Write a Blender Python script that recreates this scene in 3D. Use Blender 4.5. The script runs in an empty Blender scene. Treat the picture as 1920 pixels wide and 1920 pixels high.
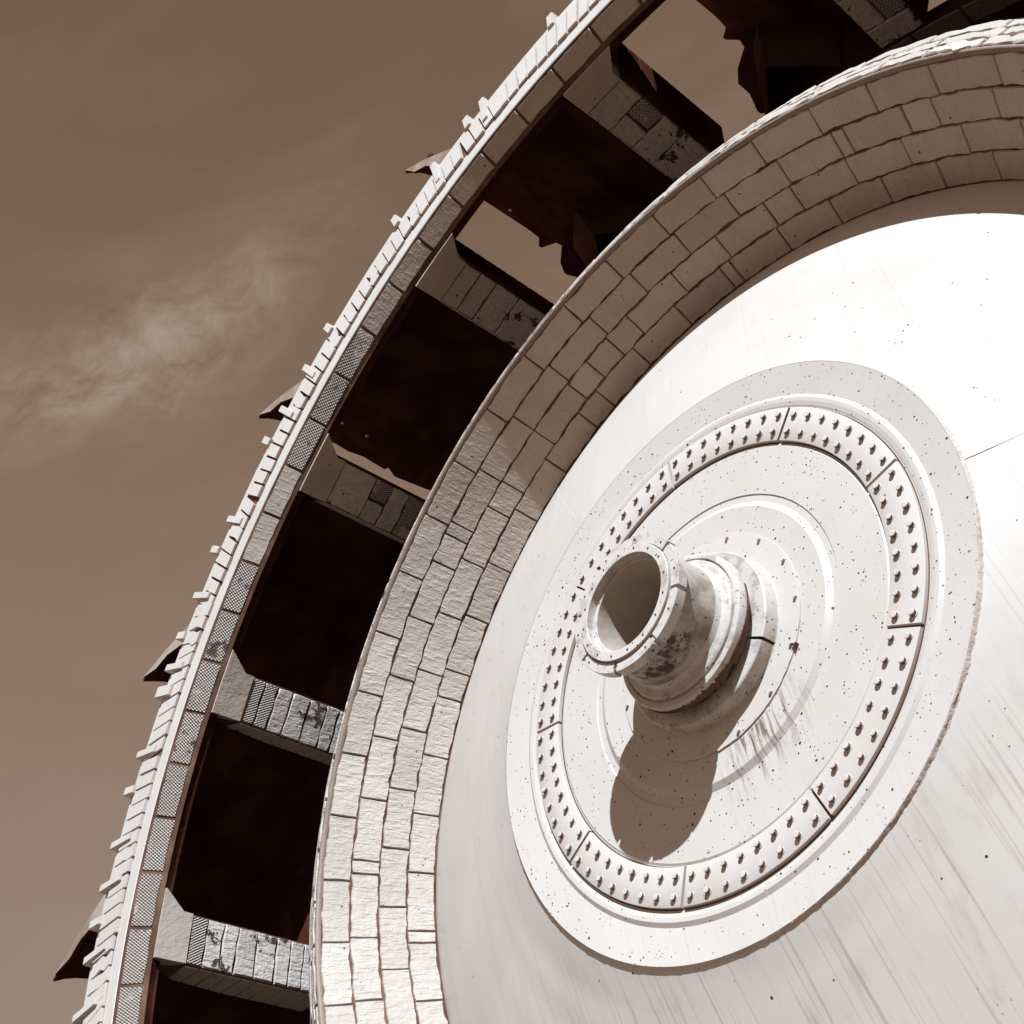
import bpy, bmesh, math, random
from math import sin, cos, radians, pi
from mathutils import Matrix, Vector, noise

random.seed(7)
sc = bpy.context.scene
COL = sc.collection

# ------------------------------------------------------------------ frame of the wheel
# The wheel is described in its own frame: axis +z (towards the front), unit U = 1.6 m,
# angles t measured clockwise seen from the front.
U = 1.6
HUB_H = 8.35                       # height of the hub above the ground (m)
GRAV = 62.0                        # angle t at which "down" points
g = Vector((cos(radians(GRAV)), -sin(radians(GRAV)), 0))
zl = Vector((0, 0, 1))
e3 = g.cross(zl)
Wc = Matrix((Vector((0, 0, -1)), Vector((0, -1, 0)), Vector((-1, 0, 0)))).transposed()
Lc = Matrix((g, zl, e3)).transposed()
ROT = Wc @ Lc.transposed()         # wheel frame -> world
WHEEL_M = Matrix.Translation((0, 0, HUB_H)) @ ROT.to_4x4()

# ------------------------------------------------------------------ camera
Rr = ((0.618124073, -0.1557975269, 0.770486704),
      (-0.2860019326, 0.868413442, 0.4050444276),
      (-0.7322059307, -0.4707283977, 0.4922288601))
flip = lambda v: Vector((v[0], -v[1], -v[2]))
right, down, fwd = (ROT @ flip(r) for r in Rr)
cam_l = Vector((3.6520521, -2.2289585, 3.4416088)) * U
cd = bpy.data.cameras.new('camera')
cam = bpy.data.objects.new('camera', cd)
COL.objects.link(cam)
mw = Matrix((right, -down, -fwd)).transposed().to_4x4()
mw.translation = WHEEL_M @ cam_l
cam.matrix_world = mw
cd.sensor_width = 36.0
cd.lens = 36.0 * 2681.385 / 1920.0
cd.clip_start = 0.05
cd.clip_end = 60000
sc.camera = cam

# ------------------------------------------------------------------ sun and sky
light_l = Vector((-0.25609469, -0.75323287, -0.60585126))      # travel direction in the wheel frame
light_w = (ROT @ light_l).normalized()
sd = bpy.data.lights.new('sun', 'SUN')
sd.energy = 5.0
sd.angle = radians(0.5)
sd.color = (0.645, 0.825, 1.0)
sun = bpy.data.objects.new('sun', sd)
COL.objects.link(sun)
sun.rotation_euler = light_w.to_track_quat('-Z', 'Y').to_euler()
to_sun = -light_w
SUN_EL = math.asin(to_sun.z)
SUN_AZ = math.atan2(to_sun.x, to_sun.y)

w = bpy.data.worlds.new("World")
sc.world = w
w.use_nodes = True
nt = w.node_tree
N, Lk = nt.nodes, nt.links
bg = N['Background']
bg.inputs['Strength'].default_value = 0.10
sky = N.new('ShaderNodeTexSky')
sky.sky_type = 'NISHITA'
sky.sun_disc = False
sky.sun_elevation = SUN_EL
sky.sun_rotation = SUN_AZ
sky.dust_density = 1.5
bw = N.new('ShaderNodeRGBToBW')
Lk.new(sky.outputs[0], bw.inputs[0])


def wmath(op, a, b=None, c=None, clamp=False):
    n = N.new('ShaderNodeMath'); n.operation = op; n.use_clamp = clamp
    for i, v in enumerate((a, b, c)):
        if v is None: continue
        if isinstance(v, (int, float)): n.inputs[i].default_value = v
        else: Lk.new(v, n.inputs[i])
    return n.outputs[0]


def wdot(v, vec):
    n = N.new('ShaderNodeVectorMath'); n.operation = 'DOT_PRODUCT'
    Lk.new(v, n.inputs[0]); n.inputs[1].default_value = vec
    return n.outputs['Value']


def wnoise(x, y, scale, detail=6, rough=.55, dist=0.0, sx=1.0, sy=1.0):
    cb = N.new('ShaderNodeCombineXYZ')
    Lk.new(wmath('MULTIPLY', x, sx), cb.inputs[0]); Lk.new(wmath('MULTIPLY', y, sy), cb.inputs[1])
    n = N.new('ShaderNodeTexNoise'); n.inputs['Scale'].default_value = scale
    n.inputs['Detail'].default_value = detail; n.inputs['Roughness'].default_value = rough
    n.inputs['Distortion'].default_value = dist
    Lk.new(cb.outputs[0], n.inputs['Vector'])
    return n.outputs['Fac']


tc = N.new('ShaderNodeTexCoord')
gen = tc.outputs['Generated']
# cirrus band: a direction in the sky and two axes across it
cdir = (ROT @ flip((-0.8255, -0.5053, 0.2515))).normalized()
cend = (ROT @ flip((-0.7649, -0.5646, 0.3100))).normalized()
ca = (cend - cdir * cend.dot(cdir)).normalized()
cb_ = cdir.cross(ca).normalized()
dc = wmath('MAXIMUM', wdot(gen, cdir), 0.05)
P = wmath('DIVIDE', wdot(gen, ca), dc)
Q = wmath('DIVIDE', wdot(gen, cb_), dc)


def gauss(x, c, s):
    d = wmath('DIVIDE', wmath('SUBTRACT', x, c), s)
    return wmath('POWER', 2.718, wmath('MULTIPLY', wmath('MULTIPLY', d, d), -1.0))


CLOUD_PARTS = []
warp = wmath('MULTIPLY', wmath('SUBTRACT', wnoise(P, Q, 14, 3), 0.5), 0.05)
Qw = wmath('ADD', Q, warp)
bend = wmath('MULTIPLY', wmath('MULTIPLY', P, P), 1.6)
mask1 = wmath('MULTIPLY', gauss(P, -0.015, 0.125), gauss(wmath('ADD', Qw, bend), -0.004, 0.036))
fil = wnoise(P, Qw, 19, 12, .70, 0.12, 0.8, 1.6)
fil = wmath('MULTIPLY', wmath('SUBTRACT', fil, 0.36), 2.9, clamp=True)
c1 = wmath('MULTIPLY', wmath('MULTIPLY', mask1, fil), 1.15)
thin = wnoise(P, Q, 5.0, 7, .55, 0.8, 0.8, 2.4)
thin = wmath('MULTIPLY', wmath('SUBTRACT', thin, 0.50), 2.6, clamp=True)
cloud = wmath('ADD', c1, wmath('MULTIPLY', thin, 0.22), clamp=True)

lum = wmath('MULTIPLY', bw.outputs[0], 0.10)
sepz = N.new('ShaderNodeSeparateXYZ'); Lk.new(gen, sepz.inputs[0])
lum = wmath('ADD', wmath('MULTIPLY', lum, 0.15), wmath('SUBTRACT', 1.0, wmath('MAXIMUM', sepz.outputs[2], 0.0)), clamp=True)
ramp = N.new('ShaderNodeValToRGB')
er = ramp.color_ramp.elements
er[0].position = 0.0; er[0].color = (0.160, 0.096, 0.057, 1)
er[1].position = 1.0; er[1].color = (0.80, 0.71, 0.62, 1)
for pos, colr in ((0.10, (0.182, 0.113, 0.071, 1)), (0.25, (0.248, 0.165, 0.119, 1)), (0.49, (0.318, 0.240, 0.190, 1)), (0.64, (0.38, 0.30, 0.24, 1)), (0.80, (0.52, 0.43, 0.36, 1))):
    x = er.new(pos); x.color = colr
Lk.new(lum, ramp.inputs[0])
mx = N.new('ShaderNodeMix'); mx.data_type = 'RGBA'
Lk.new(wmath('MULTIPLY', cloud, 0.80), mx.inputs[0])
Lk.new(ramp.outputs[0], mx.inputs[6])
mx.inputs[7].default_value = (0.47, 0.385, 0.315, 1)
vm = N.new('ShaderNodeVectorMath'); vm.operation = 'SCALE'
Lk.new(mx.outputs[2], vm.inputs[0]); vm.inputs['Scale'].default_value = 10.0 / 2.60
Lk.new(vm.outputs[0], bg.inputs['Color'])

sc.view_settings.view_transform = 'Standard'
sc.view_settings.look = 'None'
sc.view_settings.gamma = 1
sc.view_settings.exposure = 1.36

# ------------------------------------------------------------------ materials
class Mat:
    """small helper around a Principled material"""
    def __init__(self, name, rough=0.5, spec=0.3):
        self.m = bpy.data.materials.new(name)
        self.m.use_nodes = True
        self.n = self.m.node_tree.nodes; self.l = self.m.node_tree.links
        self.b = self.n['Principled BSDF']
        self.b.inputs['Roughness'].default_value = rough
        self.b.inputs['Specular IOR Level'].default_value = spec
        self.tc = self.n.new('ShaderNodeTexCoord')
        self.obj = self.tc.outputs['Object']; self.uv = self.tc.outputs['UV']

    def link(self, a, b):
        if isinstance(a, (int, float)): b.default_value = a
        elif isinstance(a, tuple): b.default_value = a
        else: self.l.new(a, b)

    def math(self, op, a, b=None, c=None, clamp=False):
        n = self.n.new('ShaderNodeMath'); n.operation = op; n.use_clamp = clamp
        for i, v in enumerate((a, b, c)):
            if v is not None: self.link(v, n.inputs[i])
        return n.outputs[0]

    def noise(self, scale, detail=4, rough=.5, vec=None, dist=0.0):
        n = self.n.new('ShaderNodeTexNoise')
        n.inputs['Scale'].default_value = scale; n.inputs['Detail'].default_value = detail
        n.inputs['Roughness'].default_value = rough; n.inputs['Distortion'].default_value = dist
        self.l.new(vec or self.obj, n.inputs['Vector'])
        return n.outputs['Fac']

    def step(self, x, lo, hi):
        n = self.n.new('ShaderNodeMapRange'); n.interpolation_type = 'SMOOTHSTEP'
        self.link(x, n.inputs[0]); n.inputs[1].default_value = lo; n.inputs[2].default_value = hi
        n.inputs[3].default_value = 0; n.inputs[4].default_value = 1
        return n.outputs[0]

    def mapped(self, vec, scale=(1, 1, 1), rot=(0, 0, 0), loc=(0, 0, 0)):
        n = self.n.new('ShaderNodeMapping')
        n.inputs['Scale'].default_value = scale; n.inputs['Rotation'].default_value = rot
        n.inputs['Location'].default_value = loc
        self.l.new(vec, n.inputs['Vector'])
        return n.outputs[0]

    def mix(self, f, a, b):
        n = self.n.new('ShaderNodeMix'); n.data_type = 'RGBA'
        self.link(f, n.inputs[0]); self.link(a, n.inputs[6]); self.link(b, n.inputs[7])
        return n.outputs[2]

    def specks(self, scale, size, keep, vec=None):
        """round paint chips: a few voronoi cells keep a dot of varying size"""
        v = self.n.new('ShaderNodeTexVoronoi'); v.inputs['Scale'].default_value = scale
        self.l.new(vec or self.obj, v.inputs['Vector'])
        s = self.n.new('ShaderNodeSeparateColor'); self.l.new(v.outputs['Color'], s.inputs[0])
        on = self.math('LESS_THAN', s.outputs[0], keep)
        r = self.math('MULTIPLY', self.math('POWER', s.outputs[1], 2.0), size)
        r = self.math('ADD', r, size * .35)
        wob = self.math('MULTIPLY', self.math('SUBTRACT', self.noise(scale * 5, 2), .5), size * 1.3)
        d = self.math('LESS_THAN', self.math('ADD', v.outputs['Distance'], wob), r)
        return self.math('MULTIPLY', on, d)

    def bump(self, h, strength, dist, normal=None):
        n = self.n.new('ShaderNodeBump')
        n.inputs['Strength'].default_value = strength; n.inputs['Distance'].default_value = dist
        self.l.new(h, n.inputs['Height'])
        if normal is not None: self.l.new(normal, n.inputs['Normal'])
        self.l.new(n.outputs[0], self.b.inputs['Normal'])
        return n.outputs[0]

    def base(self, c): self.link(c, self.b.inputs['Base Color'])


WHITE = (0.430, 0.348, 0.292, 1)
DARKSPOT = (0.035, 0.014, 0.008, 1)
STAIN = (0.16, 0.09, 0.055, 1)


def white_paint(name, speck=0.05, streak=0.0, stains=False, rough=.42, hubspecks=False):
    M = Mat(name, rough, 0.25)
    col = M.mix(M.step(M.noise(1.3, 5), .35, .75), WHITE, (0.405, 0.325, 0.268, 1))
    rotg = (0, 0, radians(GRAV))            # turns "down" into +x
    down = M.mapped(M.obj, rot=rotg)
    if streak > 0:
        s1 = M.noise(1.0, 3, .6, M.mapped(down, scale=(.16, 9.0, 9.0)))
        s2 = M.noise(1.0, 2, .5, M.mapped(down, scale=(.06, 44.0, 2.0), loc=(3, 1, 0)))
        sx = M.math('MULTIPLY', M.step(s1, .50, .72), streak * .55)
        sy = M.math('MULTIPLY', M.step(s2, .56, .70), streak)
        sd_ = M.n.new('ShaderNodeSeparateXYZ'); M.l.new(down, sd_.inputs[0])
        low = M.math('ADD', .18, M.math('MULTIPLY', M.step(sd_.outputs[0], .2 * U, 1.5 * U), .82))
        f = M.math('MULTIPLY', M.math('ADD', sx, sy, clamp=True), low)
        col = M.mix(f, col, (0.30, 0.22, 0.17, 1))
    if stains:
        # rust runs below the hub plate
        sp = M.n.new('ShaderNodeSeparateXYZ'); M.l.new(M.obj, sp.inputs[0])
        x, y = sp.outputs[0], sp.outputs[1]
        r = M.math('SQRT', M.math('ADD', M.math('MULTIPLY', x, x), M.math('MULTIPLY', y, y)))
        ang = M.math('ARCTAN2', M.math('MULTIPLY', y, -1.0), x)
        am = M.math('SUBTRACT', 1.0, M.math('MULTIPLY', M.math('ABSOLUTE', M.math('SUBTRACT', ang, radians(52))), 2.0), clamp=True)
        rm = M.math('MULTIPLY', M.step(r, .462 * U, .475 * U), M.math('SUBTRACT', 1.0, M.step(r, .49 * U, .74 * U)))
        run = M.noise(1.0, 4, .65, M.mapped(down, scale=(2.2, 26.0, 1.0)))
        f = M.math('MULTIPLY', M.math('MULTIPLY', M.step(run, .44, .70), am), rm)
        col = M.mix(M.math('MULTIPLY', f, 2.2, clamp=True), col, (0.125, 0.080, 0.055, 1))
        blot = M.math('MULTIPLY', M.math('MULTIPLY', M.step(M.noise(5.0, 7, .7), .56, .70), am), rm)
        col = M.mix(M.math('MULTIPLY', blot, .7), col, (0.16, 0.09, 0.06, 1))
    if name.endswith('hub'):
        gr = M.math('MULTIPLY', M.step(M.noise(7.5, 9, .72), .48, .62), .60)
        col = M.mix(gr, col, (0.20, 0.145, 0.11, 1))
    if hubspecks:
        d1 = M.specks(17.0, .12, speck)
        d2 = M.specks(34.0, .17, speck * 1.1)
        # bird-lime like clusters
        cl = M.math('MULTIPLY', M.specks(60.0, .33, .5), M.step(M.noise(4.5, 3), .60, .66))
        d = M.math('MAXIMUM', M.math('MAXIMUM', d1, d2), cl)
    else:
        cl = M.math('MULTIPLY', M.specks(48.0, .3, .5), M.step(M.noise(2.5, 3), .66, .71))
        d = M.math('MAXIMUM', M.specks(13.0, .10, speck), cl)
    col = M.mix(d, col, DARKSPOT)
    M.base(col)
    h = M.math('ADD', M.noise(1.6, 2), M.math('MULTIPLY', M.noise(38, 3), .05))
    M.bump(h, .25, .02)
    return M.m


M_CONE = white_paint('painted_steel_cone', .26, .80)
M_DISC = white_paint('painted_steel_disc', .62, .26, stains=True, hubspecks=True)
M_PLATE = white_paint('painted_steel_plate', .12, .2)
M_HUB = white_paint('painted_steel_hub', .55, .0, hubspecks=True)
M_BAND = white_paint('painted_rim', .0, .0, rough=.5)


def hub_rust():
    M = Mat('rust_worn_pipe', .5, .3)
    col = M.mix(M.step(M.noise(5, 7, .65), .42, .62), (0.33, 0.255, 0.20, 1), (0.19, 0.135, 0.10, 1))
    sp = M.n.new('ShaderNodeSeparateXYZ'); M.l.new(M.obj, sp.inputs[0])
    ang = M.math('ARCTAN2', M.math('MULTIPLY', sp.outputs[1], -1.0), sp.outputs[0])
    am = M.math('SUBTRACT', 1.0, M.math('MULTIPLY', M.math('ABSOLUTE', M.math('SUBTRACT', ang, radians(66))), 0.95), clamp=True)
    zz = M.math('MAXIMUM', M.step(sp.outputs[2], .20 * U, .30 * U), M.math('SUBTRACT', 1.0, M.step(sp.outputs[2], .10 * U, .13 * U)))
    f = M.math('MULTIPLY', M.step(M.noise(13, 9, .75), .44, .56), M.step(M.math('MULTIPLY', am, zz), .15, .5))
    col = M.mix(f, col, (0.055, 0.022, 0.013, 1))
    col = M.mix(M.specks(30.0, .22, .35), col, DARKSPOT)
    M.base(col)
    M.bump(M.noise(30, 5, .6), .3, .01)
    return M.m


M_PIPE = hub_rust()


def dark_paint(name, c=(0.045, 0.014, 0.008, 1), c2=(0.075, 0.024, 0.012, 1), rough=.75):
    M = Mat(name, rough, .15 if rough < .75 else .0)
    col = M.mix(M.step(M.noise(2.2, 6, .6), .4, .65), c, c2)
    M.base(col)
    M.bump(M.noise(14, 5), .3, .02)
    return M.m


M_DARK = dark_paint('dark_rust_and_shade', (0.034, 0.010, 0.006, 1), (0.060, 0.020, 0.011, 1), .95)  # dark rust; stands in for shade in buckets, rim underside and upper flanks
M_GAP = dark_paint('joint_dirt_and_shade', (0.07, 0.032, 0.020, 1), (0.12, 0.062, 0.040, 1), .9)  # joint dirt; also paints shadow lines at the ring segments and pads
M_BORE = dark_paint('bare_bore_steel', (0.34, 0.26, 0.20, 1), (0.25, 0.185, 0.14, 1), .6)


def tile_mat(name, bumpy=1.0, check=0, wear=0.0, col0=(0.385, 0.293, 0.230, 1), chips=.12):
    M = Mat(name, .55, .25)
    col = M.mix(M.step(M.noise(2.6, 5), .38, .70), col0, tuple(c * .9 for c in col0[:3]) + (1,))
    # grime that gathers near the joints: fine noisy lines
    big = M.noise(5.5, 6, .6)
    fine = M.noise(26, 5, .62)
    ridg = M.noise(1.0, 4, .6, M.mapped(M.uv, scale=(30, 7, 1)))
    tn = M.n.new('ShaderNodeUVMap'); tn.uv_map = 'tone'
    sx = M.n.new('ShaderNodeSeparateXYZ'); M.l.new(tn.outputs[0], sx.inputs[0])
    col = M.mix(M.math('MULTIPLY', sx.outputs[0], .26), col, (0.17, 0.115, 0.08, 1))
    h = M.math('ADD', M.math('MULTIPLY', big, 1.0), M.math('MULTIPLY', fine, .45))
    h = M.math('ADD', h, M.math('MULTIPLY', M.step(ridg, .45, .75), .35))
    col = M.mix(M.specks(22.0, .16, chips), col, DARKSPOT)
    if check:
        wsum = None
        for k, (rot, sc_) in enumerate(((35, 1.0), (-50, 1.0))):
            wv = M.n.new('ShaderNodeTexWave'); wv.wave_type = 'BANDS'; wv.bands_direction = 'X'
            wv.inputs['Scale'].default_value = 15.0 if k == 0 else 12.0
            wv.inputs['Distortion'].default_value = .35; wv.inputs['Detail'].default_value = 1
            M.l.new(M.mapped(M.uv, rot=(0, 0, radians(rot))), wv.inputs['Vector'])
            wsum = wv.outputs['Fac'] if wsum is None else M.math('MULTIPLY', M.math('ADD', M.math('MULTIPLY', wsum, .75), .25), M.math('ADD', M.math('MULTIPLY', wv.outputs['Fac'], .45), .55))
        worn = M.step(M.noise(3.1, 5, .6), .56, .66)       # places where the pattern is worn flat
        pat = M.math('MAXIMUM', wsum, M.math('MULTIPLY', worn, .55))
        col = M.mix(M.step(pat, .16, .55), (0.065, 0.033, 0.02, 1), col)
        h = M.math('ADD', h, M.math('MULTIPLY', pat, 1.2))
    if wear > 0:
        wn = M.step(M.noise(3.6, 7, .68), .70 - wear * .2, .72 - wear * .2)
        col = M.mix(wn, col, (0.06, 0.028, 0.018, 1))
        h = M.math('SUBTRACT', h, M.math('MULTIPLY', wn, .9))
    M.base(col)
    M.bump(h, .95 * bumpy, .016)
    return M.m


M_TILE = tile_mat('trowelled_wear_tile', 1.0)
M_TILE_PLAIN = tile_mat('plain_wear_tile', .9, wear=.12, col0=(0.33, 0.24, 0.18, 1))
M_TILE_CHECK = tile_mat('ribbed_wear_tile', .8, check=1, wear=.45, col0=(0.35, 0.27, 0.215, 1))
M_TILE_WORN = tile_mat('worn_bar_tile', 1.5, wear=.50, col0=(0.41, 0.325, 0.265, 1))
M_TILE_REAR = tile_mat('dark_rear_tile', .8, col0=(0.11, 0.065, 0.045, 1))  # darker brown tile for the rear ring
M_LIP = tile_mat('shaded_lip_edge', .5, col0=(0.19, 0.12, 0.085, 1))  # lip colour darkened to carry the shade of its inward face
M_BUCKET_OUT = dark_paint('bucket_paint_dimmed', (0.26, 0.18, 0.13, 1), (0.17, 0.105, 0.07, 1), .7)  # walls coloured darker to imitate the weak light on them

# ------------------------------------------------------------------ mesh helpers
def pt(r, t, z):
    a = radians(t)
    return Vector((r * cos(a) * U, -r * sin(a) * U, z * U))


def finish(name, bm, mats, parent=None, smooth=True, angle=35):
    me = bpy.data.meshes.new(name)
    bmesh.ops.recalc_face_normals(bm, faces=bm.faces)
    bm.to_mesh(me); bm.free()
    for m in (mats if isinstance(mats, (list, tuple)) else [mats]):
        me.materials.append(m)
    if smooth:
        for p in me.polygons: p.use_smooth = True
        me.set_sharp_from_angle(angle=radians(angle))
    o = bpy.data.objects.new(name, me)
    COL.objects.link(o)
    if parent: o.parent = parent
    return o


def revolve(bm, prof, n=360, t0=0.0, t1=360.0, mi=0, closed_prof=False, mis=None, wob=None):
    """revolve profile [(r, z)...]; a list of material indices per profile segment is allowed"""
    full = abs(t1 - t0 - 360) < 1e-6
    rings = []
    for i in range(n if full else n + 1):
        t = t0 + (t1 - t0) * i / n
        ring = []
        for k, (r, z) in enumerate(prof):
            dr, dz = wob(k, t) if wob else (0, 0)
            ring.append(bm.verts.new(pt(r + dr, t, z + dz)))
        rings.append(ring)
    m = len(prof)
    segs = range(m) if closed_prof else range(m - 1)
    cnt = n if full else n
    for i in range(cnt):
        a, b = rings[i], rings[(i + 1) % len(rings)]
        for k in segs:
            k2 = (k + 1) % m
            f = bm.faces.new((a[k], b[k], b[k2], a[k2]))
            f.material_index = mis[k] if mis else mi
    if not full and closed_prof:
        bm.faces.new(rings[0]); bm.faces.new(list(reversed(rings[-1])))


def box(bm, corners, mi=0):
    """eight corners: bottom four then top four"""
    v = [bm.verts.new(c) for c in corners]
    for q in ((0, 1, 2, 3), (7, 6, 5, 4), (0, 4, 5, 1), (1, 5, 6, 2), (2, 6, 7, 3), (3, 7, 4, 0)):
        f = bm.faces.new([v[i] for i in q]); f.material_index = mi
    return v


def lin(A, B, s):
    return (A[0] + (B[0] - A[0]) * s, A[1] + (B[1] - A[1]) * s)


def cone_tile(bm, uvl, A, B, s0, s1, t0, t1, h, seed, flipn=1, ns=5, nt=10, edge=.006, jit=.004, mi=0, cone_curve=None):
    """a raised tile on the conical strip A->B (r,z profile); s in 0..1 along it, t in degrees"""
    L = math.hypot(B[0] - A[0], B[1] - A[1])
    nx, nz = (B[1] - A[1]) / L * flipn, -(B[0] - A[0]) / L * flipn
    rm = (A[0] + B[0]) / 2
    es = edge / L; et = math.degrees(edge / rm)
    ss = [s0, s0 + es] + [s0 + es + (s1 - s0 - 2 * es) * k / ns for k in range(1, ns)] + [s1 - es, s1]
    tt = [t0, t0 + et] + [t0 + et + (t1 - t0 - 2 * et) * k / nt for k in range(1, nt)] + [t1 - et, t1]
    grid = []
    tone = random.random() ** 1.6
    uvt = bm.loops.layers.uv.get('tone') or bm.loops.layers.uv.new('tone')
    tiltn = [random.uniform(-1, 1) for _ in range(3)]
    for j, t in enumerate(tt):
        row = []
        for i, s in enumerate(ss):
            on_edge = i in (0, len(ss) - 1) or j in (0, len(tt) - 1)
            hh = -.003 if on_edge else h
            q = Vector((t * rm * .0175 * 14, s * L * 14, seed * 3.1))
            q2 = q * 3.1
            if i in (0, 1): ds = jit * (noise.noise(q + Vector((0, 0, 7))) * 1.5 + .7 * noise.noise(q2)) / L
            elif i in (len(ss) - 2, len(ss) - 1): ds = jit * (noise.noise(q + Vector((0, 0, 3))) * 1.5 + .7 * noise.noise(q2)) / L
            else: ds = 0
            dt = math.degrees(jit * .6 * noise.noise(q + Vector((5, 0, 3))) / rm) if j in (0, 1, len(tt) - 2, len(tt) - 1) else 0
            if not on_edge:
                hh += .0022 * noise.noise(q * .35) + .0012 * tiltn[0] * (i / len(ss) - .5) + .0018 * tiltn[1] * (j / len(tt) - .5)
                hh += .0014 * tiltn[2]
            r, z = lin(A, B, s + ds)
            v = bm.verts.new(pt(r + nx * hh, t + dt, z + nz * hh))
            row.append((v, (radians(t) * rm * U, s * L * U)))
        grid.append(row)
    for j in range(len(tt) - 1):
        for i in range(len(ss) - 1):
            q = (grid[j][i], grid[j + 1][i], grid[j + 1][i + 1], grid[j][i + 1])
            f = bm.faces.new([x[0] for x in q]); f.material_index = mi
            for lp, x in zip(f.loops, q):
                lp[uvl].uv = x[1]; lp[uvt].uv = (tone, 0)


def tag(o, label=None, category=None, group=None, kind=None):
    if label: o['label'] = label
    if category: o['category'] = category
    if group: o['group'] = group
    if kind: o['kind'] = kind


# ------------------------------------------------------------------ ground
bm = bmesh.new()
R0 = 20000
vv = []
rad = [0, 12, 25, 60, 200, 900, 4000, R0]
c0 = bm.verts.new((0, 0, 0)); prev = None
for r in rad[1:]:
    ring = [bm.verts.new((r * cos(a * pi / 24), r * sin(a * pi / 24), 0 if r < 30 else .25 * noise.noise(Vector((r, a, 0))))) for a in range(48)]
    for a in range(48):
        b = (a + 1) % 48
        if prev: bm.faces.new((prev[a], prev[b], ring[b], ring[a]))
        else: bm.faces.new((c0, ring[a], ring[b]))
    prev = ring
G = Mat('sandy_ground', .9, .1)
G.base(G.mix(G.step(G.noise(.35, 8, .6), .4, .65), (0.20, 0.14, 0.10, 1), (0.15, 0.10, 0.07, 1)))
G.bump(G.noise(3, 8), .5, .05)
ground = finish('ground', bm, G.m, smooth=False)
ground['kind'] = 'structure'

# ------------------------------------------------------------------ the wheel
wheel = bpy.data.objects.new('bucket_wheel', None)
COL.objects.link(wheel)
wheel.matrix_world = WHEEL_M
tag(wheel, 'giant white painted wheel with brick-like tiled rims, dark buckets and a short pipe hub', 'bucket wheel')

# ---- conical centre disc
CA, CB = (1.195, -.012), (2.235, -.407)
bm = bmesh.new()
prof = [(.30, -.005), (.575, .004), (.600, -.010), (.628, -.0105), (.631, -.006), (.836, -.006), (.845, -.011), (1.006, -.011), (1.014,-.007),
        (1.030, -.003), (1.046, -.002), (1.063, -.011), (1.198, .004)]
revolve(bm, [(.02, -.005)] + prof, 540)
disc = finish('centre_disc', bm, M_DISC, wheel, angle=4)
disc['label'] = 'flat round middle plate with shallow rings, rust runs and dark paint chips'

bm = bmesh.new()
def wob_edge(k, t):
    q = Vector((cos(radians(t)) * 22, sin(radians(t)) * 22, k * 2.0))
    q2 = Vector((cos(radians(t)) * 90, sin(radians(t)) * 90, k * 5.0))
    if k in (1, 2, 3): return (.0035 * noise.noise(q) + .002 * noise.noise(q2), .002 * noise.noise(q2) * (k != 1))
    return (0, 0)
revolve(bm, [(1.199, .0045), (1.2015, .0025), (1.2045, -.006), (1.2065, -.009), (1.214, -.018)], 1440, wob=wob_edge)
edge = finish('disc_edge_weld', bm, M_TILE, wheel, angle=60)

bm = bmesh.new()
def wob_cone(k, t):
    return (0, .0035 * noise.noise(Vector((cos(radians(t)) * 1.6, sin(radians(t)) * 1.6, k * .9))))
def cone_pt(s):
    r, z = lin((1.19, -.003), CB, s)
    return (r, z + .042 * sin(pi * s ** 1.6))
cp = [cone_pt(s / 24) for s in range(25)]
revolve(bm, cp, 360, wob=wob_cone)
cone = finish('disc_cone', bm, M_CONE, wheel)
cone['label'] = 'smooth white cone sloping from the centre plate back to the tiled ring'
for t in (-20.0, 100.5, 221.3):                     # welded radial seams on the cone
    bm = bmesh.new()
    pv = None
    for k in range(61):
        s = k / 60
        r, z = cone_pt(s)
        dt = .06 * noise.noise(Vector((k * .5, t, 0)))
        row = [bm.verts.new(pt(r, t + dt - .07 / r * 1.6, z - .002)), bm.verts.new(pt(r + .0008, t + dt, z + .0014)), bm.verts.new(pt(r, t + dt + .09 / r * 1.6, z - .002))]
        if pv:
            bm.faces.new((pv[0], row[0], row[1], pv[1])); bm.faces.new((pv[1], row[1], row[2], pv[2]))
        pv = row
    finish('weld_seam', bm, M_CONE, cone)

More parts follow.
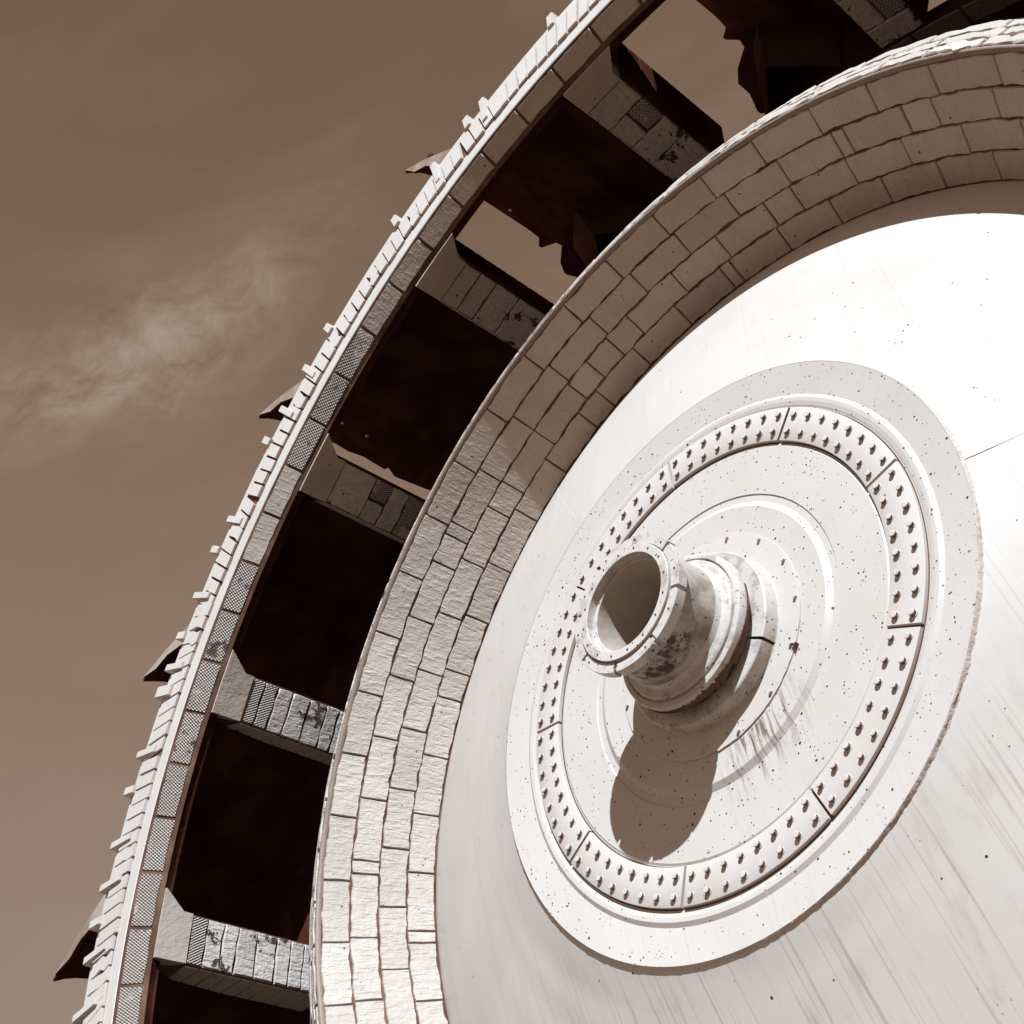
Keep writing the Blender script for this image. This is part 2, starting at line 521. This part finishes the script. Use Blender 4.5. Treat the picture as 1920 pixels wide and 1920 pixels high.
# ---- bolted ring of nine segments
JPH = -110.4367
SEG_R0, SEG_R1, SEG_Z0, SEG_Z1 = .853, .9985, -.013, .0065
bolt_me = None
M_BOLTSIDE = dark_paint('bolt_side_shade', (0.15, 0.085, 0.055, 1), (0.09, 0.045, 0.03, 1), .7)  # dark sides imitate the shadow crescents at the bolt heads
def bolt_mesh():
    bm = bmesh.new()
    rot0 = .3
    def prism(n, r, z0, z1, ch, top=None):
        lo = [bm.verts.new((r * cos(rot0 + 2 * pi * k / n), r * sin(rot0 + 2 * pi * k / n), z0)) for k in range(n)]
        md = [bm.verts.new((r * cos(rot0 + 2 * pi * k / n), r * sin(rot0 + 2 * pi * k / n), z1 - ch)) for k in range(n)]
        hi = [bm.verts.new(((r - ch) * cos(rot0 + 2 * pi * k / n), (r - ch) * sin(rot0 + 2 * pi * k / n), z1)) for k in range(n)]
        for a, b in ((lo, md), (md, hi)):
            for k in range(n):
                bm.faces.new((a[k], a[(k + 1) % n], b[(k + 1) % n], b[k]))
        bm.faces.new(hi)
    prism(12, .0150 * U, -.001, .0026 * U, .001)
    prism(8, .0120 * U, .002 * U, .0165 * U, .0035)
    me = bpy.data.meshes.new('bolt')
    bmesh.ops.recalc_face_normals(bm, faces=bm.faces)
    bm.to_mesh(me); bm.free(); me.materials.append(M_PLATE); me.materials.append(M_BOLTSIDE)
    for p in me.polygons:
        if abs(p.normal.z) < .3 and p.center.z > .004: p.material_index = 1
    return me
bolt_me = bolt_mesh()
bolt_list = []
segs = []
for k in range(9):
    t0 = JPH + 40 * k
    bm = bmesh.new()
    gap = .42
    pr = [(SEG_R0, SEG_Z0), (SEG_R0 + .001, SEG_Z1 - .001), (SEG_R0 + .003, SEG_Z1), (SEG_R1 - .003, SEG_Z1), (SEG_R1 - .001, SEG_Z1 - .001), (SEG_R1, SEG_Z0)]
    if k == 8: gapa = .12
    else: gapa = gap
    revolve(bm, pr, 60, t0 + gapa, t0 + 40 - gap, closed_prof=True)
    s = finish('flange_segment', bm, M_PLATE, wheel, angle=30)
    s['group'] = 'bolted ring segments'
    segs.append(s)
    for i in range(8):
        for rr in (.890, .9635):
            bolt_list.append((k, rr, t0 + 40 * (i + .5) / 8 + random.uniform(-.08, .08)))
camp = cam_l
def bolt_pos(b): return pt(b[1], b[2], SEG_Z1)
hidden = [b for b in bolt_list if 196 < (b[2] % 360) < 214]
bolt_list.sort(key=lambda b: (bolt_pos(b) - camp).length)
rest = bmesh.new()
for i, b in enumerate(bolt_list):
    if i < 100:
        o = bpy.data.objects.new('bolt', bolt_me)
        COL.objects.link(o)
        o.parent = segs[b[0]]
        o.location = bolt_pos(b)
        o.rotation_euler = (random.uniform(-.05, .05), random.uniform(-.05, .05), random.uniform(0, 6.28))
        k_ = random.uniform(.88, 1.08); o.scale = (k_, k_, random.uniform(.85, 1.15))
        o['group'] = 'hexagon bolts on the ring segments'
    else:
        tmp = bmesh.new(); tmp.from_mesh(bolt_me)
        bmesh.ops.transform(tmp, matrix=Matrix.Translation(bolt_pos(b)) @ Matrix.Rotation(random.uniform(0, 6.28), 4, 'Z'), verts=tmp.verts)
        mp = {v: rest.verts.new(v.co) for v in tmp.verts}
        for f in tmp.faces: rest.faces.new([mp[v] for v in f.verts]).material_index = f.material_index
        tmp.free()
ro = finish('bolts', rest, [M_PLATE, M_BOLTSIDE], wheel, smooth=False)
ro['kind'] = 'stuff'
bm = bmesh.new()   # dark backing seen in the joints, plus painted shadow lines along both edges
revolve(bm, [(SEG_R0 + .002, -.0095), (SEG_R1 - .002, -.0095)], 180)
revolve(bm, [(.8475, -.0105), (.8535, -.0098)], 360)
revolve(bm, [(.998, -.0098), (1.0035, -.0100)], 360)
finish('joint_backing_edge_shade', bm, M_GAP, wheel)

# ---- hub plate (thin, bolted), collar, pipe
bm = bmesh.new()
def wob_pl(k, t):
    return (.0022 * noise.noise(Vector((cos(radians(t)) * 14, sin(radians(t)) * 14, 0))), 0) if k >= 2 else (0, 0)
revolve(bm, [(.30, .004), (.452, .0075), (.460, .0068), (.4625, -.006)], 300, wob=wob_pl)
hp = finish('hub_plate', bm, M_DISC, wheel, angle=30)
hp['label'] = 'thin round plate under the pipe hub with small studs and a dark lower edge'
bm = bmesh.new()
revolve(bm, [(.4605, -.0035), (.4665, -.0025), (.468, -.0045)], 200, 5, 130)  # dark strip along the lower right edge of the plate
finish('plate_edge_line', bm, M_GAP, hp)
sm = bpy.data.meshes.new('stud')
bb = bmesh.new()
bmesh.ops.create_cone(bb, cap_ends=True, segments=8, radius1=.0085 * U, radius2=.0075 * U, depth=.014 * U)
bb.to_mesh(sm); bb.free(); sm.materials.append(M_PLATE)
for k in range(15):
    o = bpy.data.objects.new('stud', sm); COL.objects.link(o); o.parent = hp
    o.location = pt(.443, -10.6 + k * 24, .012); o['group'] = 'small studs round the hub plate'

bm = bmesh.new()
revolve(bm, [(.27, .030), (.283, .066), (.285, .070), (.349, .070), (.3545, .066), (.357, .058), (.359, .010), (.366, .0005)], 260, 14.5, 372.5, mi=0)
col_ = finish('hub_collar', bm, M_HUB, wheel, angle=30)
col_['label'] = 'stepped collar ring round the foot of the pipe, split at one place'
bm = bmesh.new()
revolve(bm, [(.285, .052), (.348, .050), (.350, .0)], 12, 12.5, 14.5)
finish('collar_split', bm, M_GAP, col_, smooth=False)

bm = bmesh.new()                                   # small bent latch at the edge of the plate
for (ra, rb, ta, tb_, h_) in ((.452, .474, 13.6, 14.1, .022), (.470, .474, 13.0, 15.6, .020)):
    box(bm, [pt(ra, ta, -.004), pt(rb, ta, -.004), pt(rb, tb_, -.004), pt(ra, tb_, -.004), pt(ra, ta, h_), pt(rb, ta, h_), pt(rb, tb_, h_), pt(ra, tb_, h_)])
finish('latch', bm, M_GAP, hp, smooth=False)

# neck and bearing ring
bm = bmesh.new()
revolve(bm, [(.300, .02), (.286, .060), (.280, .075), (.283, .105), (.292, .112)], 200)
finish('hub_neck', bm, M_PIPE, wheel)
bm = bmesh.new()
revolve(bm, [(.288, .108), (.306, .110), (.3115, .116), (.3125, .150), (.3095, .157), (.300, .160), (.2885, .1605), (.286, .154), (.281, .154), (.2785, .166),
             (.272, .172), (.256, .176), (.246, .182), (.240, .196), (.238, .205)], 260)
br = finish('bearing_ring', bm, M_HUB, wheel, angle=25)
br['label'] = 'broad stepped ring half way up the hub pipe'
bm = bmesh.new()
def wr(k, t):
    f = max(0, 1 - abs(t - 62) / 75)
    n = noise.noise(Vector((cos(radians(t)) * 30, sin(radians(t)) * 30, k)))
    return (.003 * n * f, .022 * f * (k == 3) + .014 * n * f * (k == 3))
revolve(bm, [(.3060, .106), (.3130, .110), (.3140, .116), (.3134, .120)], 300, -25, 140, wob=wr)
finish('rusty_ring_edge', bm, M_GAP, br)
bm = bmesh.new()
revolve(bm, [(.238, .19), (.236, .30), (.2365, .388)], 200)
pipe = finish('hub_pipe', bm, M_PIPE, wheel)
pipe['label'] = 'short white pipe standing out of the wheel, flaking and rust worn on its lower side'

# end flange with notches
notch = (28.0, 68.0, 108.0, 150.0, 188.0, 228.0, 268.0, 308.0, 348.0)
notch = [-43.5 + 45 * k for k in range(8)]
bm = bmesh.new()
edges = []
for t in sorted(x % 360 for x in notch):
    edges.append((t - 2.0, t + 2.0))
spans = []
for i in range(len(edges)):
    a = edges[i][1]; b = edges[(i + 1) % len(edges)][0]
    if b < a: b += 360
    spans.append((a, b))
for a, b in spans:
    revolve(bm, [(.236, .386), (.2735, .386), (.2750, .388), (.2750, .4265), (.2735, .4285), (.236, .4285)], max(8, int((b - a) / 2)), a, b, closed_prof=True)
fl = finish('end_flange', bm, M_HUB, wheel, angle=30)
fl['label'] = 'outer flange at the mouth of the pipe with square notches cut in its edge'
bm = bmesh.new()
revolve(bm, [(.2365, .392), (.262, .392), (.262, .422), (.2365, .422)], 160)
finish('flange_core', bm, M_HUB, fl, angle=30)
bm = bmesh.new()
revolve(bm, [(.2325, .40), (.2325, .4375), (.2305, .4395), (.1975, .4395), (.1955, .4380), (.1955, .406), (.194, .403), (.182, .403), (.1805, .401), (.1805, .10), (.1805, -.3), (.001, -.3)], 220,
        mis=[0] * 4 + [0, 0, 0, 0, 1, 1, 1])
mr = finish('mouth_ring', bm, [M_HUB, M_BORE], wheel, angle=30)
mr['label'] = 'smooth ring round the open bore of the pipe'
mb = bpy.data.meshes.new('screw'); bb = bmesh.new()
bmesh.ops.create_cone(bb, cap_ends=True, segments=8, radius1=.0042 * U, radius2=.0036 * U, depth=.005 * U)
bb.to_mesh(mb); bb.free(); mb.materials.append(M_GAP)
for k in range(16):
    o = bpy.data.objects.new('screw', mb); COL.objects.link(o); o.parent = mr
    o.location = pt(.2145, 6 + k * 22.5, .4400); o['group'] = 'dark screws in the mouth ring'
for k in range(10):
    o = bpy.data.objects.new('screw', mb); COL.objects.link(o); o.parent = fl
    o.location = pt(.2560, 20 + k * 36, .4290); o['group'] = 'dark screws in the end flange'

# ---- tiled dish ring
DA, DB = (2.2196, -.4008), (2.4905, .084)
bm = bmesh.new()
revolve(bm, [lin(DA, DB, -.03), lin(DA, DB, 1.0)], 360)
dish = finish('lining_ring', bm, M_GAP, wheel)
dish['label'] = 'wide dished ring lined with four courses of white brick-like tiles'
bm = bmesh.new(); uvl = bm.loops.layers.uv.new('UVMap'); bm.loops.layers.uv.new('tone'); uvl = bm.loops.layers.uv['UVMap']
rows = 4
# course 0 = inner, course 3 = outer
known = {3: [-72.28, -65.26, -58.1, -79.69, -86.97, -94.38, -101.93]}
seed = 0
for c in range(rows):
    s0, s1 = .012 + c * .243, .012 + (c + 1) * .243
    t = {3: -58.1, 2: -52.0, 1: -57.5, 0: -54.6}[c]
    end = t - 360
    while t > end + .5:
        step = 7.6 if (c == 3 or random.random() > .22) else random.choice((3.8, 3.9, 1.6))
        step *= random.uniform(.97, 1.05)
        if t - step < end + 1.5: step = t - end
        # deg gap between tiles
        gp = .05
        seed += 1
        cone_tile(bm, uvl, DA, DB, s0 + .004, s1 - .004, t - step + gp, t - gp, .0075, seed, flipn=-1, nt=max(4, int(step * 3.6)), ns=7, edge=.0045, jit=.0055)
        t -= step
finish('wear_tiles', bm, M_TILE, dish, angle=50)

bm = bmesh.new()
def wl(k, t):
    a = Vector((cos(radians(t)) * 60, sin(radians(t)) * 60, k * 3.0))
    return (.0012 * noise.noise(a), .0012 * noise.noise(a + Vector((9, 0, 0)))) if k in (3, 4, 5, 6) else (0, 0)
revolve(bm, [(2.4860, .070), (2.4845, .080), (2.4890, .0925), (2.4970, .0975), (2.5040, .0960), (2.514, .086)], 900, wob=wl)
lip = finish('ring_lip', bm, M_LIP, wheel, angle=60)
lip['label'] = 'narrow raised lip, browned by painted-in shade, along the outer edge of the tiled ring'
OA, OB = (2.512, .092), (2.690, .000)
bm = bmesh.new()
revolve(bm, [OA, OB, (2.690, -.62), (2.66, -1.55)], 360, mis=[0, 1, 1])
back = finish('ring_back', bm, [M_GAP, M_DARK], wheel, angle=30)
back['label'] = 'ragged white tiled back slope of the ring catching the sun'
bm = bmesh.new(); uvl = bm.loops.layers.uv.new('UVMap'); bm.loops.layers.uv.new('tone'); uvl = bm.loops.layers.uv['UVMap']
for c in range(3):
    t = c * 1.7
    while t < 360 + c * 1.7 - .5:
        step = random.uniform(4.0, 9.0)
        if t + step > 360 + c * 1.7 - 1: step = 360 + c * 1.7 - t
        seed += 1
        cone_tile(bm, uvl, OA, OB, .01 + c * .335, .32 + c * .335, t + .16, t + step - .16, .006, seed, flipn=-1, nt=12, ns=3, edge=.006, jit=.016)
        t += step
finish('back_tiles', bm, M_TILE, back, angle=50)

# ---- outer rim: tiled strip, flat band, lugs
SA, SB = (3.845, .240), (3.945, .360)
bm = bmesh.new()
revolve(bm, [(3.862, .200), (3.850, .232), SA, SB, (3.950, .3605)], 540, mis=[3, 3, 0, 0])
revolve(bm, [(3.95, .362), (3.956, .3655), (3.975, .3650), (4.380, .3320), (4.4135, .3290), (4.418, .3250), (4.420, .19), (4.34, .185), (3.862, .185), (3.862, .200)], 540, mis=[2] * 6 + [3] * 3)
rim = finish('outer_rim', bm, [M_GAP, M_LIP, M_BAND, M_DARK], wheel, angle=25)
rim['label'] = 'great outer rim with a flat white studded band and a row of ribbed tiles'
bm = bmesh.new(); uvl = bm.loops.layers.uv.new('UVMap'); bm.loops.layers.uv.new('tone'); uvl = bm.loops.layers.uv['UVMap']
t = 167.08
end = t + 360
k = 0
while k < 78:
    tc0 = 167.08 + k * 360 / 78
    tn = (tc0 + 180) % 360 - 180
    chk = (tn > -180 and tn < -142) or tn > 90
    if -162 < tn < -155: chk = False
    seed += 1
    cone_tile(bm, uvl, SA, SB, .17, .93, tc0 + .10, tc0 + 360 / 78 - .10, .0065, seed, flipn=-1, nt=6, ns=4, edge=.004, jit=.0035, mi=1 if chk else 0)
    k += 1
finish('rim_tiles', bm, [M_TILE_PLAIN, M_TILE_CHECK], rim, angle=50)

def band_z(r): return .3650 + (r - 3.975) * (.3320 - .3650) / (4.380 - 3.975)
# wear pads: shallow raised plates welded side by side on the band
bm = bmesh.new()
NP = 295
step = 360 / NP
skew = 0.0
for k in range(NP):
    t0 = k * step
    if random.random() < .12: skew = random.choice((-.55, .5, 0, 0, 0, .0))
    ri = 4.075 + random.uniform(-.012, .012); ro_ = 4.335 + random.uniform(-.004, .004)
    ta, tb = t0 + .09, t0 + step - .10
    h = random.uniform(.015, .022)
    kink = random.random() < .12
    cs = []
    n = 4
    ks = [0, random.uniform(-.3, .3) if kink else 0, random.uniform(-.3, .3) if kink else 0, 0, 0]
    lo, hi = [], []
    for j in range(n + 1):
        r = ri + (ro_ - ri) * j / n
        d = skew * (1 - j / n) + ks[j]
        for tt in (ta, tb):
            lo.append(bm.verts.new(pt(r, tt + d, band_z(r) - .004)))
            hi.append(bm.verts.new(pt(r, tt + d, band_z(r) + h)))
    for j in range(n):
        a = 2 * j
        bm.faces.new((hi[a], hi[a + 1], hi[a + 3], hi[a + 2]))
        bm.faces.new((lo[a], hi[a], hi[a + 2], lo[a + 2]))
        bm.faces.new((lo[a + 1], lo[a + 3], hi[a + 3], hi[a + 1]))
    bm.faces.new((lo[0], lo[1], hi[1], hi[0])); bm.faces.new((lo[2 * n], hi[2 * n], hi[2 * n + 1], lo[2 * n + 1]))
finish('wear_pads', bm, M_BAND, rim, smooth=False)
bm = bmesh.new()
revolve(bm, [(4.078, band_z(4.078) + .001), (4.342, band_z(4.342) + .001)], 360)  # dark floor of the gaps; its outer margin paints the pads' shadow line
finish('pad_gaps_and_shade', bm, M_GAP, rim)

lugs = [-109.1, -117.5, -119.4, -123.9, -129.2, -139.6, -143.4, -147.3, -150.2, -157.3, -160.1, -164.1, -167.6, -170.3, -172.4, -177.5, 179.5, 175.3, 172.0, 169.2, 166.6, 162.4]
kinds = [0, 1, 0, 1, 0, 0, 1, 1, 0, 1, 0, 1, 0, 1, 2, 1, 0, 1, 1, 0, 1, 1]
t = 158.0
while t > -104:
    lugs.append(t); kinds.append(random.choice((0, 1, 1))); t -= random.choice((3.7, 4.9, 3.0))
for t, kd in zip(lugs, kinds):
    bm = bmesh.new()
    ri, ro2 = {0: (4.31, 4.447), 1: (4.15, 4.452), 2: (4.20, 4.445)}[kd]
    wdt = {0: .66, 1: .60, 2: .95}[kd]
    ht = {0: .046, 1: .036, 2: .04}[kd] * random.uniform(.85, 1.1)
    t0, t1 = t - wdt / 2, t + wdt / 2
    zb = .25
    cs = [pt(ri, t0, zb), pt(ri, t1, zb), pt(ro2, t1, zb), pt(ro2, t0, zb),
          pt(ri + .01, t0, band_z(ri) + ht * .8), pt(ri + .01, t1, band_z(ri) + ht * .8), pt(ro2, t1, band_z(ro2) + ht), pt(ro2, t0, band_z(ro2) + ht)]
    v = box(bm, cs)
    bmesh.ops.bevel(bm, geom=bm.edges[:], offset=.004 * U, segments=2, affect='EDGES')
    o = finish('lug', bm, M_BAND, rim, angle=40)
    o['group'] = 'lugs welded along the rim band'

# ---- drum bars and buckets
NB = 17
PITCH = 360 / NB
BAR0 = -152.9                      # lower edge of one bar
bars = [BAR0 + PITCH * k for k in range(NB)]
# drum line (inner face of the bars)
def drum(z):                       # r as a function of z
    return 3.845 + (z - .24) * .105
for b in bars:
    tn = (b + 180) % 360 - 180
    lower = tn > 90 or tn < -160
    w_ = 4.1
    Z0, Z1 = .238, -.79
    bm = bmesh.new(); uvl = bm.loops.layers.uv.new('UVMap'); bm.loops.layers.uv.new('tone'); uvl = bm.loops.layers.uv['UVMap']
    # body of the bar
    dep, dep2 = .24, .40
    cs = [pt(drum(Z0) + .004, b, Z0 - .05), pt(drum(Z0) + .004, b + w_, Z0 - .05), pt(drum(Z0) + dep2, b + w_ + .15, Z0 - .05), pt(drum(Z0) + dep, b - .15, Z0 - .05),
          pt(drum(Z1) + .004, b, Z1), pt(drum(Z1) + .004, b + w_, Z1), pt(drum(Z1) + dep2, b + w_ + .15, Z1), pt(drum(Z1) + dep, b - .15, Z1)]
    box(bm, cs, 0)
    # tiles on the face towards the axle
    A, B = (drum(.06), .06), (drum(-.78), -.78)
    L = math.hypot(A[0] - B[0], A[1] - B[1])
    s = 0.0
    big = random.random() < .5
    while s < .985:
        ds = random.choice((.10, .115, .14)) if lower else random.choice((.14, .20, .28))
        if s + ds > .96: ds = 1 - s
        seed += 1
        if not lower and random.random() < .45:
            cone_tile(bm, uvl, A, B, s + .004, s + ds - .004, b + .05, b + w_ * .48, .010, seed, flipn=1, nt=4, ns=4, edge=.006, jit=.010, mi=1)
            cone_tile(bm, uvl, A, B, s + .004, s + ds - .004, b + w_ * .53, b + w_ - .05, .013, seed + .5, flipn=1, nt=4, ns=4, edge=.006, jit=.006, mi=2 if random.random() < .35 else 1)
        else:
            cone_tile(bm, uvl, A, B, s + .003, s + ds - .003, b + .05, b + w_ - .05, random.uniform(.009, .014), seed, flipn=1, nt=6, ns=4, edge=.006, jit=.007,
                      mi=2 if (s < .05 and lower) or random.random() < .06 else 1)
        s += ds
    # plates on the two flanks
    for side in (0, 1):
        tb = b if side == 0 else b + w_
        dp = dep if side == 0 else dep2
        s = 0
        while s < .97:
            ds = .1
            z0 = .05 - s * .83; z1 = z0 - ds * .83 + .006
            sg = -1 if side == 0 else 1
            q = [pt(drum(z0) + .012, tb + sg * .02, z0), pt(drum(z1) + .012, tb + sg * .02, z1), pt(drum(z1) + dp - .012, tb + sg * .13, z1), pt(drum(z0) + dp - .012, tb + sg * .13, z0),
                 pt(drum(z0) + .014, tb + sg * .13, z0 - .003), pt(drum(z1) + .014, tb + sg * .13, z1 + .003), pt(drum(z1) + dp - .014, tb + sg * .24, z1 + .003), pt(drum(z0) + dp - .014, tb + sg * .24, z0 - .003)]
            box(bm, q, 1 if side == 0 else 3)  # upper flank plates are dark: their shade is painted in
            s += ds
    bar = finish('crossbar', bm, [M_GAP, M_TILE_WORN, M_TILE_CHECK, M_DARK], wheel, angle=45)
    bar['group'] = 'crossbars joining the rim to the drum'
    # flared corner plate next to the rim
    bm = bmesh.new()
    zt, zm, ze = .236, .13, .062
    prf = [(zt, b - .06, b + w_ + 1.60), (.118, b - .03, b + w_ + .05), (ze, b, b + w_ + .02)]
    lo, hi = [], []
    for z, ta, tb in prf:
        row = []
        for j in range(5):
            tt = ta + (tb - ta) * j / 4
            row.append((bm.verts.new(pt(drum(z) + .10, tt, z)), bm.verts.new(pt(drum(z) - .016, tt, z))))
        lo.append(row)
    for i in range(2):
        for j in range(4):
            bm.faces.new((lo[i][j][1], lo[i][j + 1][1], lo[i + 1][j + 1][1], lo[i + 1][j][1]))
            bm.faces.new((lo[i][j][0], lo[i + 1][j][0], lo[i + 1][j + 1][0], lo[i][j + 1][0]))
        bm.faces.new((lo[i][0][0], lo[i][0][1], lo[i + 1][0][1], lo[i + 1][0][0]))
        bm.faces.new((lo[i][4][1], lo[i][4][0], lo[i + 1][4][0], lo[i + 1][4][1]))
    for i in (0, 2):
        for j in range(4):
            bm.faces.new((lo[i][j][0], lo[i][j + 1][0], lo[i][j + 1][1], lo[i][j][1]))
    finish('gusset', bm, M_TILE_PLAIN, bar, smooth=False)

# ---- buckets
M_CHUTE = dark_paint('scuffed_chute_plate', (0.085, 0.036, 0.020, 1), (0.05, 0.02, 0.011, 1), .95)
rivet_me = bpy.data.meshes.new('rivet'); bb = bmesh.new()
bmesh.ops.create_uvsphere(bb, u_segments=10, v_segments=6, radius=.014 * U)
bb.to_mesh(rivet_me); bb.free(); rivet_me.materials.append(M_PLATE)
for p_ in rivet_me.polygons: p_.use_smooth = True
def bucket(b):
    tz = (b + 180) % 360 - 180
    low = tz > 90 or tz < -160
    small = low or abs(b + 152.9) < 1
    shift = 1.0 if small else 2.4
    """scoop whose mouth lies above bar b (towards -t) and whose heel reaches the next bar"""
    tb = b + 5.1
    heel = b + PITCH + 1.0
    # shell: (t, r)
    sh = [(tb - .9, 5.30), (tb + 1.2, 5.12), (tb + 3.4, 4.90), (tb + 6.0, 4.66), (tb + 9.0, 4.42), (tb + 12.0, 4.22), (heel, 3.99)]
    zf, zb_ = .15, -.83
    bm = bmesh.new()
    th = .022
    nz = 16
    def lipwave(k):
        # scalloped worn cutting edge
        x = k / nz
        return -.05 * abs(sin((x ** 1.2) * pi * 3.0)) + .05 * noise.noise(Vector((x * 5, b, 0)))
    outer, inner = [], []
    for k in range(nz + 1):
        z = zf + (zb_ - zf) * k / nz
        ro_, ri_ = [], []
        for j, (t, r) in enumerate(sh):
            # corners of the scoop are rounded towards its sides
            x = abs(k / nz - .5) * 2
            rr = r - (max(0, x - .72) / .28) ** 2 * .05 * (1 if j < 6 else 0) + (k / nz < .5) * (1 - 2 * k / nz) * .12 * max(0, 1 - j / 3)
            if j == 0: rr += lipwave(k); t = t - lipwave(k) * 6 + shift * (k / nz) ** .6
            ro_.append(bm.verts.new(pt(rr, t, z))); ri_.append(bm.verts.new(pt(rr - th, t - (.16 if j < 2 else .05), z)))
        outer.append(ro_); inner.append(ri_)
    for k in range(nz):
        for j in range(len(sh) - 1):
            f = bm.faces.new((outer[k][j], outer[k + 1][j], outer[k + 1][j + 1], outer[k][j + 1])); f.material_index = 0
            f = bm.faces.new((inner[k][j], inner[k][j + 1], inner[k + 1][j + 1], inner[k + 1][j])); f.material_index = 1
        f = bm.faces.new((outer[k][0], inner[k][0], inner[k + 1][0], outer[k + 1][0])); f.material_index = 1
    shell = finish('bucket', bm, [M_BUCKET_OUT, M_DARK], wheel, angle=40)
    shell['group'] = 'buckets round the rim of the wheel'
    # folded plate inside the scoop, seen where one looks straight through
    bm = bmesh.new()
    q = [(3.80, tb + 3.6, -.80), (4.55, tb + 3.2, -.80), (4.30, tb + 6.6, -.52), (3.86, tb + 7.4, -.50), (4.22, tb + 11.5, -.80), (3.86, tb + 11.5, -.80)]
    v = [bm.verts.new(pt(*p_)) for p_ in q]; v2 = [bm.verts.new(pt(p_[0], p_[1], p_[2] - .02)) for p_ in q]
    for vs in (v, v2):
        bm.faces.new((vs[0], vs[1], vs[2], vs[3])); bm.faces.new((vs[3], vs[2], vs[4], vs[5]))
    for i, j in ((0, 1), (1, 2), (2, 4), (4, 5), (5, 3), (3, 0)): bm.faces.new((v[i], v[j], v2[j], v2[i]))
    tn_ = (b + 180) % 360 - 180
    if -140 < tn_ < 90: finish('inner_plate', bm, M_CHUTE, shell, smooth=False)
    else: bm.free()
    for zc in (-.29, -.50):
        o = bpy.data.objects.new('rivet', rivet_me); COL.objects.link(o); o.parent = shell
        o.location = pt(5.035, tb + 1.7, zc)
    # side walls
    for side, z in ((0, zf), (1, zb_)):
        bm = bmesh.new()
        zz = (z + .012, z - .012)
        cut = [(tb + 3.0, 4.45), (tb + 2.5, 4.72), (tb + .9, 5.06), (tb - .15, 5.17)]
        if side: cut = [(tb + 2.6, 4.05), (tb + 2.1, 4.26), (tb + 1.2, 4.44), (tb + 1.4, 4.58), (tb + 2.3, 4.72), (tb + 1.9, 4.86), (tb + .6, 5.00)]
        if side and low: cut = [(tb - 1.6, 3.95), (tb - 1.8, 4.5), (tb - .9, 5.0)]
        elif side and small: cut = [(tb + .6, 4.05), (tb + .1, 4.5), (tb - .2, 5.0)]
        mid = [(t, r - .012 - (.05 if j < 6 else 0) + (0 if side else .11 * max(0, 1 - j / 3))) for j, (t, r) in enumerate(sh)]
        mid[0] = (tb - .75 + (shift if side else 0), 5.20 if side else 5.34)
        poly = [(tb + 3.4, 3.99), (tb + 3.0, 4.10)] + cut + mid + [(heel, 3.97)]
        if side: poly = [(tb + 5.6, 3.84)] + cut + mid + [(heel, 3.84)]
        fr = [bm.verts.new(pt(r, t, zz[0])) for t, r in poly]
        bk = [bm.verts.new(pt(r, t, zz[1])) for t, r in poly]
        f = bm.faces.new(fr); f.material_index = 0 if side == 0 else 1
        f = bm.faces.new(list(reversed(bk))); f.material_index = 1
        m = len(poly)
        for i in range(m):
            f = bm.faces.new((fr[i], bk[i], bk[(i + 1) % m], fr[(i + 1) % m])); f.material_index = 1
        bmesh.ops.triangulate(bm, faces=[f for f in bm.faces if len(f.verts) > 4])
        finish('side_wall', bm, [M_BUCKET_OUT, M_DARK], shell, smooth=False)
    # worn teeth along the cutting edge
    for k in range(4):
        zc = zf + (zb_ - zf) * (.10 + .267 * k)
        bm = bmesh.new()
        up = .15 + (.07 if k == 0 else .02 if k == 1 else 0)
        sh_ = shift * ((k * .267 + .10)) ** .6
        cs = [pt(5.06 + up, tb + .9 + sh_, zc + .062), pt(5.06 + up, tb + .9 + sh_, zc - .062), pt(4.90 + up, tb + .9 + sh_, zc - .062), pt(4.90 + up, tb + .9 + sh_, zc + .062),
              pt(5.13 + up, tb - .75 + sh_, zc + .036), pt(5.13 + up, tb - .75 + sh_, zc - .036), pt(5.095 + up, tb - .7 + sh_, zc - .036), pt(5.095 + up, tb - .7 + sh_, zc + .036)]
        box(bm, cs)
        bmesh.ops.bevel(bm, geom=bm.edges[:], offset=.012 * U, segments=2, affect='EDGES')
        finish('tooth', bm, M_DARK, shell, angle=40)
    return shell
for b in bars:
    bucket(b)

# ---- rear of the drum
bm = bmesh.new()
revolve(bm, [(3.735, -.785), (3.700, -1.10), (3.715, -1.14), (3.60, -1.36), (2.66, -1.40), (2.66, -1.30)], 360)
revolve(bm, [(3.60, -1.42), (3.92, -1.42), (3.92, -.86), (3.735, -.785)], 240)
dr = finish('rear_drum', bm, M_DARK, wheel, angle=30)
dr['label'] = 'dark rear ring and back plate inside the wheel behind the crossbars'
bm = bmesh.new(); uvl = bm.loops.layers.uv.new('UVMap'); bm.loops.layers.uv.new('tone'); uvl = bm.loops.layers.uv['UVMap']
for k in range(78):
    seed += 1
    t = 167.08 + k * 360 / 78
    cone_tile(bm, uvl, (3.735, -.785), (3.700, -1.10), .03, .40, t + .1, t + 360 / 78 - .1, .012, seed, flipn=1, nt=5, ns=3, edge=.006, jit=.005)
finish('rear_tiles', bm, M_TILE_REAR, dr, angle=50)
